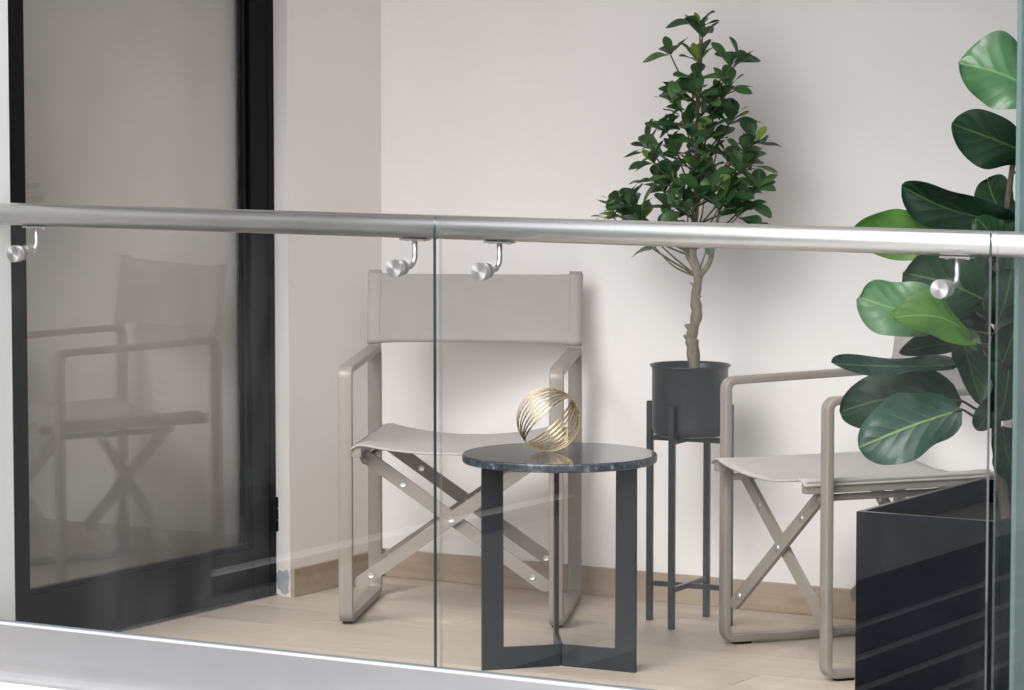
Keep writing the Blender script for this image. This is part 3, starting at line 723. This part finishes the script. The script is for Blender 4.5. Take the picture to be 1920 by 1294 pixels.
for ci, c in enumerate(CLUSTERS):
    c = Vector(c)
    # the twig that carries the cluster
    cand = [p for p in tp if p.z < c.z - 0.05 - 0.25 * (Vector((c.x, c.y, 0)) - Vector((p.x, p.y, 0))).length and p.z > 0.93] or [tp[30]]
    src = min(cand, key=lambda p: abs((c - p).length - 0.13))
    mid = (src + c) / 2 + Vector((rnd.uniform(-.012, .012), rnd.uniform(-.012, .012), -0.012)) + (c - src).cross(Vector((0, 0, 1))) * 0.0
    q = smooth_path([src, mid, c], 5); bm = bmesh.new()
    sweep(bm, q, circ(1.0, 7), radii=[0.0030 - 0.0016 * i / len(q) for i in range(len(q))]); obj('twig', bm, TWIG, tree, True)
    axis = (c - mid).normalized(); axis = (axis * 0.62 + Vector((0, -0.10, 0.62))).normalized()
    sx = axis.orthogonal().normalized(); sy = axis.cross(sx)
    n = 6
    ph = rnd.random() * 6
    for k in range(n):
        if nleaf >= 299: break
        phi = ph + 2.4 * k; tilt = R(rnd.uniform(26, 78) if k < n - 1 else 14)
        d = (axis * math.cos(tilt) + (sx * math.cos(phi) + sy * math.sin(phi)) * math.sin(tilt)).normalized()
        upv = (axis * 1.0 + Vector((0, -0.25, 0.5))); nn = (upv - d * upv.dot(d)).normalized(); xx = d.cross(nn).normalized()
        me = lm[rnd.choice((0, 1, 2, 3, 4, 5, 6, 7, 8, 0, 2, 4, 5, 9)) if k < n - 1 else rnd.choice((9, 1, 3, 6))]
        o = inst('leaf', me, tree); sc = rnd.uniform(0.86, 1.30) * (0.75 if k == n - 1 else 1)
        Mx = Matrix((xx, d, nn)).transposed().to_4x4() @ Matrix.Rotation(R(rnd.uniform(-25, 25)), 4, 'Y')
        Mx.translation = c - axis * 0.008 * (k / n) + d * 0.003
        o.matrix_local = Mx @ Matrix.Diagonal((sc, sc, sc, 1)); nleaf += 1

# the crowded leaves in the heart of the crown, beyond the separate ones
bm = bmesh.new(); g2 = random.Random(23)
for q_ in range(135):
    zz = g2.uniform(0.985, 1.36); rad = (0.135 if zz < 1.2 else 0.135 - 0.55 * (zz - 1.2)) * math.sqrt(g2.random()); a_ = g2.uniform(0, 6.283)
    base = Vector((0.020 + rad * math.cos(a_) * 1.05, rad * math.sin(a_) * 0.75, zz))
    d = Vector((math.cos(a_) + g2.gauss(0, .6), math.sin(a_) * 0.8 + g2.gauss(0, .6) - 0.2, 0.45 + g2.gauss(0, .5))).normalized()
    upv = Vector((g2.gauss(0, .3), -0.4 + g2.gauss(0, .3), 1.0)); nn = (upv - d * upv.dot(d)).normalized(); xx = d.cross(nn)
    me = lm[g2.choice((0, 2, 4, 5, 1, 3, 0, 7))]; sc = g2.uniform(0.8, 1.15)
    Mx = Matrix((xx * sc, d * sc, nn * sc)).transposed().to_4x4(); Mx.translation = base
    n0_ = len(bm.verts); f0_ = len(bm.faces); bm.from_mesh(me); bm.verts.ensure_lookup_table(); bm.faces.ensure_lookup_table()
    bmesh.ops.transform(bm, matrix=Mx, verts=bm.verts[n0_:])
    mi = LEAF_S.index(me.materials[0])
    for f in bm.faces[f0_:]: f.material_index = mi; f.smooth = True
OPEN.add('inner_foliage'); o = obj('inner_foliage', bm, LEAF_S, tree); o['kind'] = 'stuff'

# ------------------------------------------------------------------ black planter with the fiddle-leaf fig
PX0, PX1, PY0, PY1, PH = 2.166, 2.486, -1.545, -0.900, 0.506
pl = empty('planter', ((PX0 + PX1) / 2, (PY0 + PY1) / 2, 0)); tag(pl, 'tall black box planter at the right end of the balcony', 'planter')
bm = bmesh.new(); hx, hy, t = (PX1 - PX0) / 2, (PY1 - PY0) / 2, 0.012
bx(bm, (-hx, -hy, 0.0), (hx, -hy + t, PH), 0.0012, 1); bx(bm, (-hx, hy - t, 0.0), (hx, hy, PH), 0.0012, 1)
bx(bm, (-hx, -hy + t + 0.0002, 0.0), (-hx + t, hy - t - 0.0002, PH), 0.0012, 1); bx(bm, (hx - t, -hy + t + 0.0002, 0.0), (hx, hy - t - 0.0002, PH), 0.0012, 1)
obj('box', bm, PLANTER, pl)
bm = bmesh.new(); bx(bm, (-hx + t + 0.0005, -hy + t + 0.0005, 0.02), (hx - t - 0.0005, hy - t - 0.0005, 0.455)); obj('soil', bm, SOIL, pl)
fig = empty('fiddle_leaf_fig', (2.33, -1.20, 0)); tag(fig, 'fiddle-leaf fig with very large leaves growing from the black planter', 'plant')
q = smooth_path(FIG_STEM, 5); bm = bmesh.new(); sweep(bm, q, circ(1.0, 14), radii=[0.0135 - 0.0085 * i / len(q) + 0.0008 * math.sin(i * 1.9) for i in range(len(q))])
obj('trunk', bm, BARK2, fig, True)
q2 = smooth_path(FIG_STEM2, 5); bm = bmesh.new(); sweep(bm, q2, circ(1.0, 10), radii=[0.009 - 0.005 * i / len(q2) for i in range(len(q2))]); obj('branch', bm, BARK2, fig, True)
def fig_leaf(B, T, W, N, cup, droop, seed):
    g = random.Random(seed); B = Vector(B); T = Vector(T); N = Vector(N)
    a = T - B; L = a.length; d = a.normalized(); n = (N - d * N.dot(d)).normalized(); s = d.cross(n).normalized()
    nv, nu = 26, 14; bm = bmesh.new(); uvl = bm.loops.layers.uv.new('UVMap'); rows = []
    ph = g.uniform(0, 6); tw = g.uniform(-.25, .25); bend = g.uniform(-.07, .07)
    for j in range(nv + 1):
        t_ = j / nv; v = 0.45 * t_ + 0.55 * math.sin(0.5 * math.pi * t_)
        # fiddle outline: narrow foot, a slight waist, broad blunt head with a small point
        w = max(0.0, 1 - abs(2 * v ** 0.84 - 1) ** 2.3) ** 0.56 * (0.72 + 0.36 * v) * (1 - 0.07 * math.exp(-((v - 0.34) / 0.12) ** 2))
        half = W * 0.5 * max(w, 0.012)
        for_row = []
        for i in range(nu + 1):
            u = -1 + 2 * i / nu; au = abs(u)
            vein = 6.0 * v - 6.0 * 0.62 * (0.5 * au) ** 0.8 / 1.0
            hs_ = half * (1 + 0.07 * math.sin(6.2 * v + ph + (2.1 if u > 0 else 0)) + 0.03 * math.sin(15 * v + 2 * ph))
            quilt = 0.0015 * (abs((vein % 1.0) - 0.5) * -2 + 1.0) * math.sin(math.pi * au) * (W / 0.12)
            z = cup * half * au ** 1.3 - droop * 4 * v * v * 0.6 + droop * 1.6 * v + quilt + 0.014 * au * au * math.sin(7.5 * v + ph + (1.5 if u > 0 else 0)) * (W / 0.12) + tw * u * half * (v - 0.4)
            p = B + d * (L * (v + 0.10 * (1 - v) * 0)) + s * (u * hs_ + bend * L * math.sin(math.pi * v)) + n * z
            for_row.append((bm.verts.new(p), (0.5 + 0.5 * u, v)))
        rows.append(for_row)
    for j in range(nv):
        for i in range(nu):
            qd = [rows[j][i], rows[j][i + 1], rows[j + 1][i + 1], rows[j + 1][i]]
            f = bm.faces.new([x[0] for x in qd])
            for lp, x in zip(f.loops, qd): lp[uvl].uv = x[1]
    for f in bm.faces: f.smooth = True
    # outward side of the blade follows the wanted normal
    tot = Vector()
    for f in bm.faces: tot += f.normal if f.normal.length else Vector()
    bm.normal_update(); tot = sum((f.normal for f in bm.faces), Vector())
    if tot.dot(n) < 0: bmesh.ops.reverse_faces(bm, faces=bm.faces)
    return bm
for k, (B, T, W, N, cup, dr, var) in enumerate(FIG_LEAVES):
    lf = obj('leaf', fig_leaf(B, T, W, N, cup, dr, 100 + k), LEAF_F[var], fig, True)
    B = Vector(B); T = Vector(T)
    src = min(q, key=lambda p: (p - (B + Vector((0.03, 0.0, -0.035)))).length)
    pt = smooth_path([src, (src + B) / 2 + Vector((0, 0, -0.008)), B, B + (T - B) * 0.08], 4); bm = bmesh.new()
    sweep(bm, pt, circ(1.0, 8), radii=[0.0034 - 0.0012 * i / len(pt) for i in range(len(pt))]); obj('petiole', bm, BARK2, lf, True)

# ------------------------------------------------------------------ frosted screen at the right end
bm = bmesh.new(); bx(bm, (2.5475, -1.640, 0.001), (2.5575, -0.002, CH), 0.0015, 1)
scr = obj('glass_screen', bm, FROST); tag(scr, 'tall blue-green frosted glass screen at the right edge of the balcony', 'screen')

# ------------------------------------------------------------------ the wing across the courtyard that the railing glass mirrors
WPALE = mat_plaster('wing_render_pale', (0.21, 0.215, 0.22)); WMID = mat_plaster('wing_render_grey', (0.22, 0.225, 0.23))
WGREY = mat_plaster('wing_panel_grey', (0.05, 0.055, 0.06)); WDARK = mat_paint('wing_dark_cladding', (0.007, 0.008, 0.01), 0.6, spec=0.1)
wing = empty('courtyard_wing', (-5.2, -18, -4.0)); tag(wing, 'pale building wing across the courtyard, mirrored faintly in the railing glass', 'building')
def wpart(name, y0, y1, z0, z1, x1, mat, x0=-5.6):
    bm = bmesh.new(); bx(bm, (x0 + 5.2, y0 + 18, z0 + 4), (x1 + 5.2, y1 + 18, z1 + 4)); return obj(name, bm, mat, wing)
wpart('wall', -9.55, -2.2, -4.0, 3.0, -5.0, WPALE)
wpart('wall', -13.32, -9.552, -2.15, -1.33, -5.04, WMID)
wpart('wall', -32.0, -13.322, -2.25, 3.0, -5.0, WMID)
wpart('roof_panel', -13.32, -9.552, -0.80, 3.0, -5.05, WGREY)
wpart('window', -13.32, -9.552, -1.20, -0.802, -5.12, WDARK)
wpart('sill', -13.32, -9.552, -1.214, -1.202, -5.03, REVEAL)
wpart('sill', -13.32, -9.552, -1.328, -1.216, -5.10, WDARK)
wpart('base', -32.0, -9.552, -4.0, -2.252, -5.12, WDARK)
for k in range(7): wpart('slat', -32.0, -9.552, -2.62 - 0.23 * k, -2.60 - 0.23 * k, -5.06, WMID, -5.12)
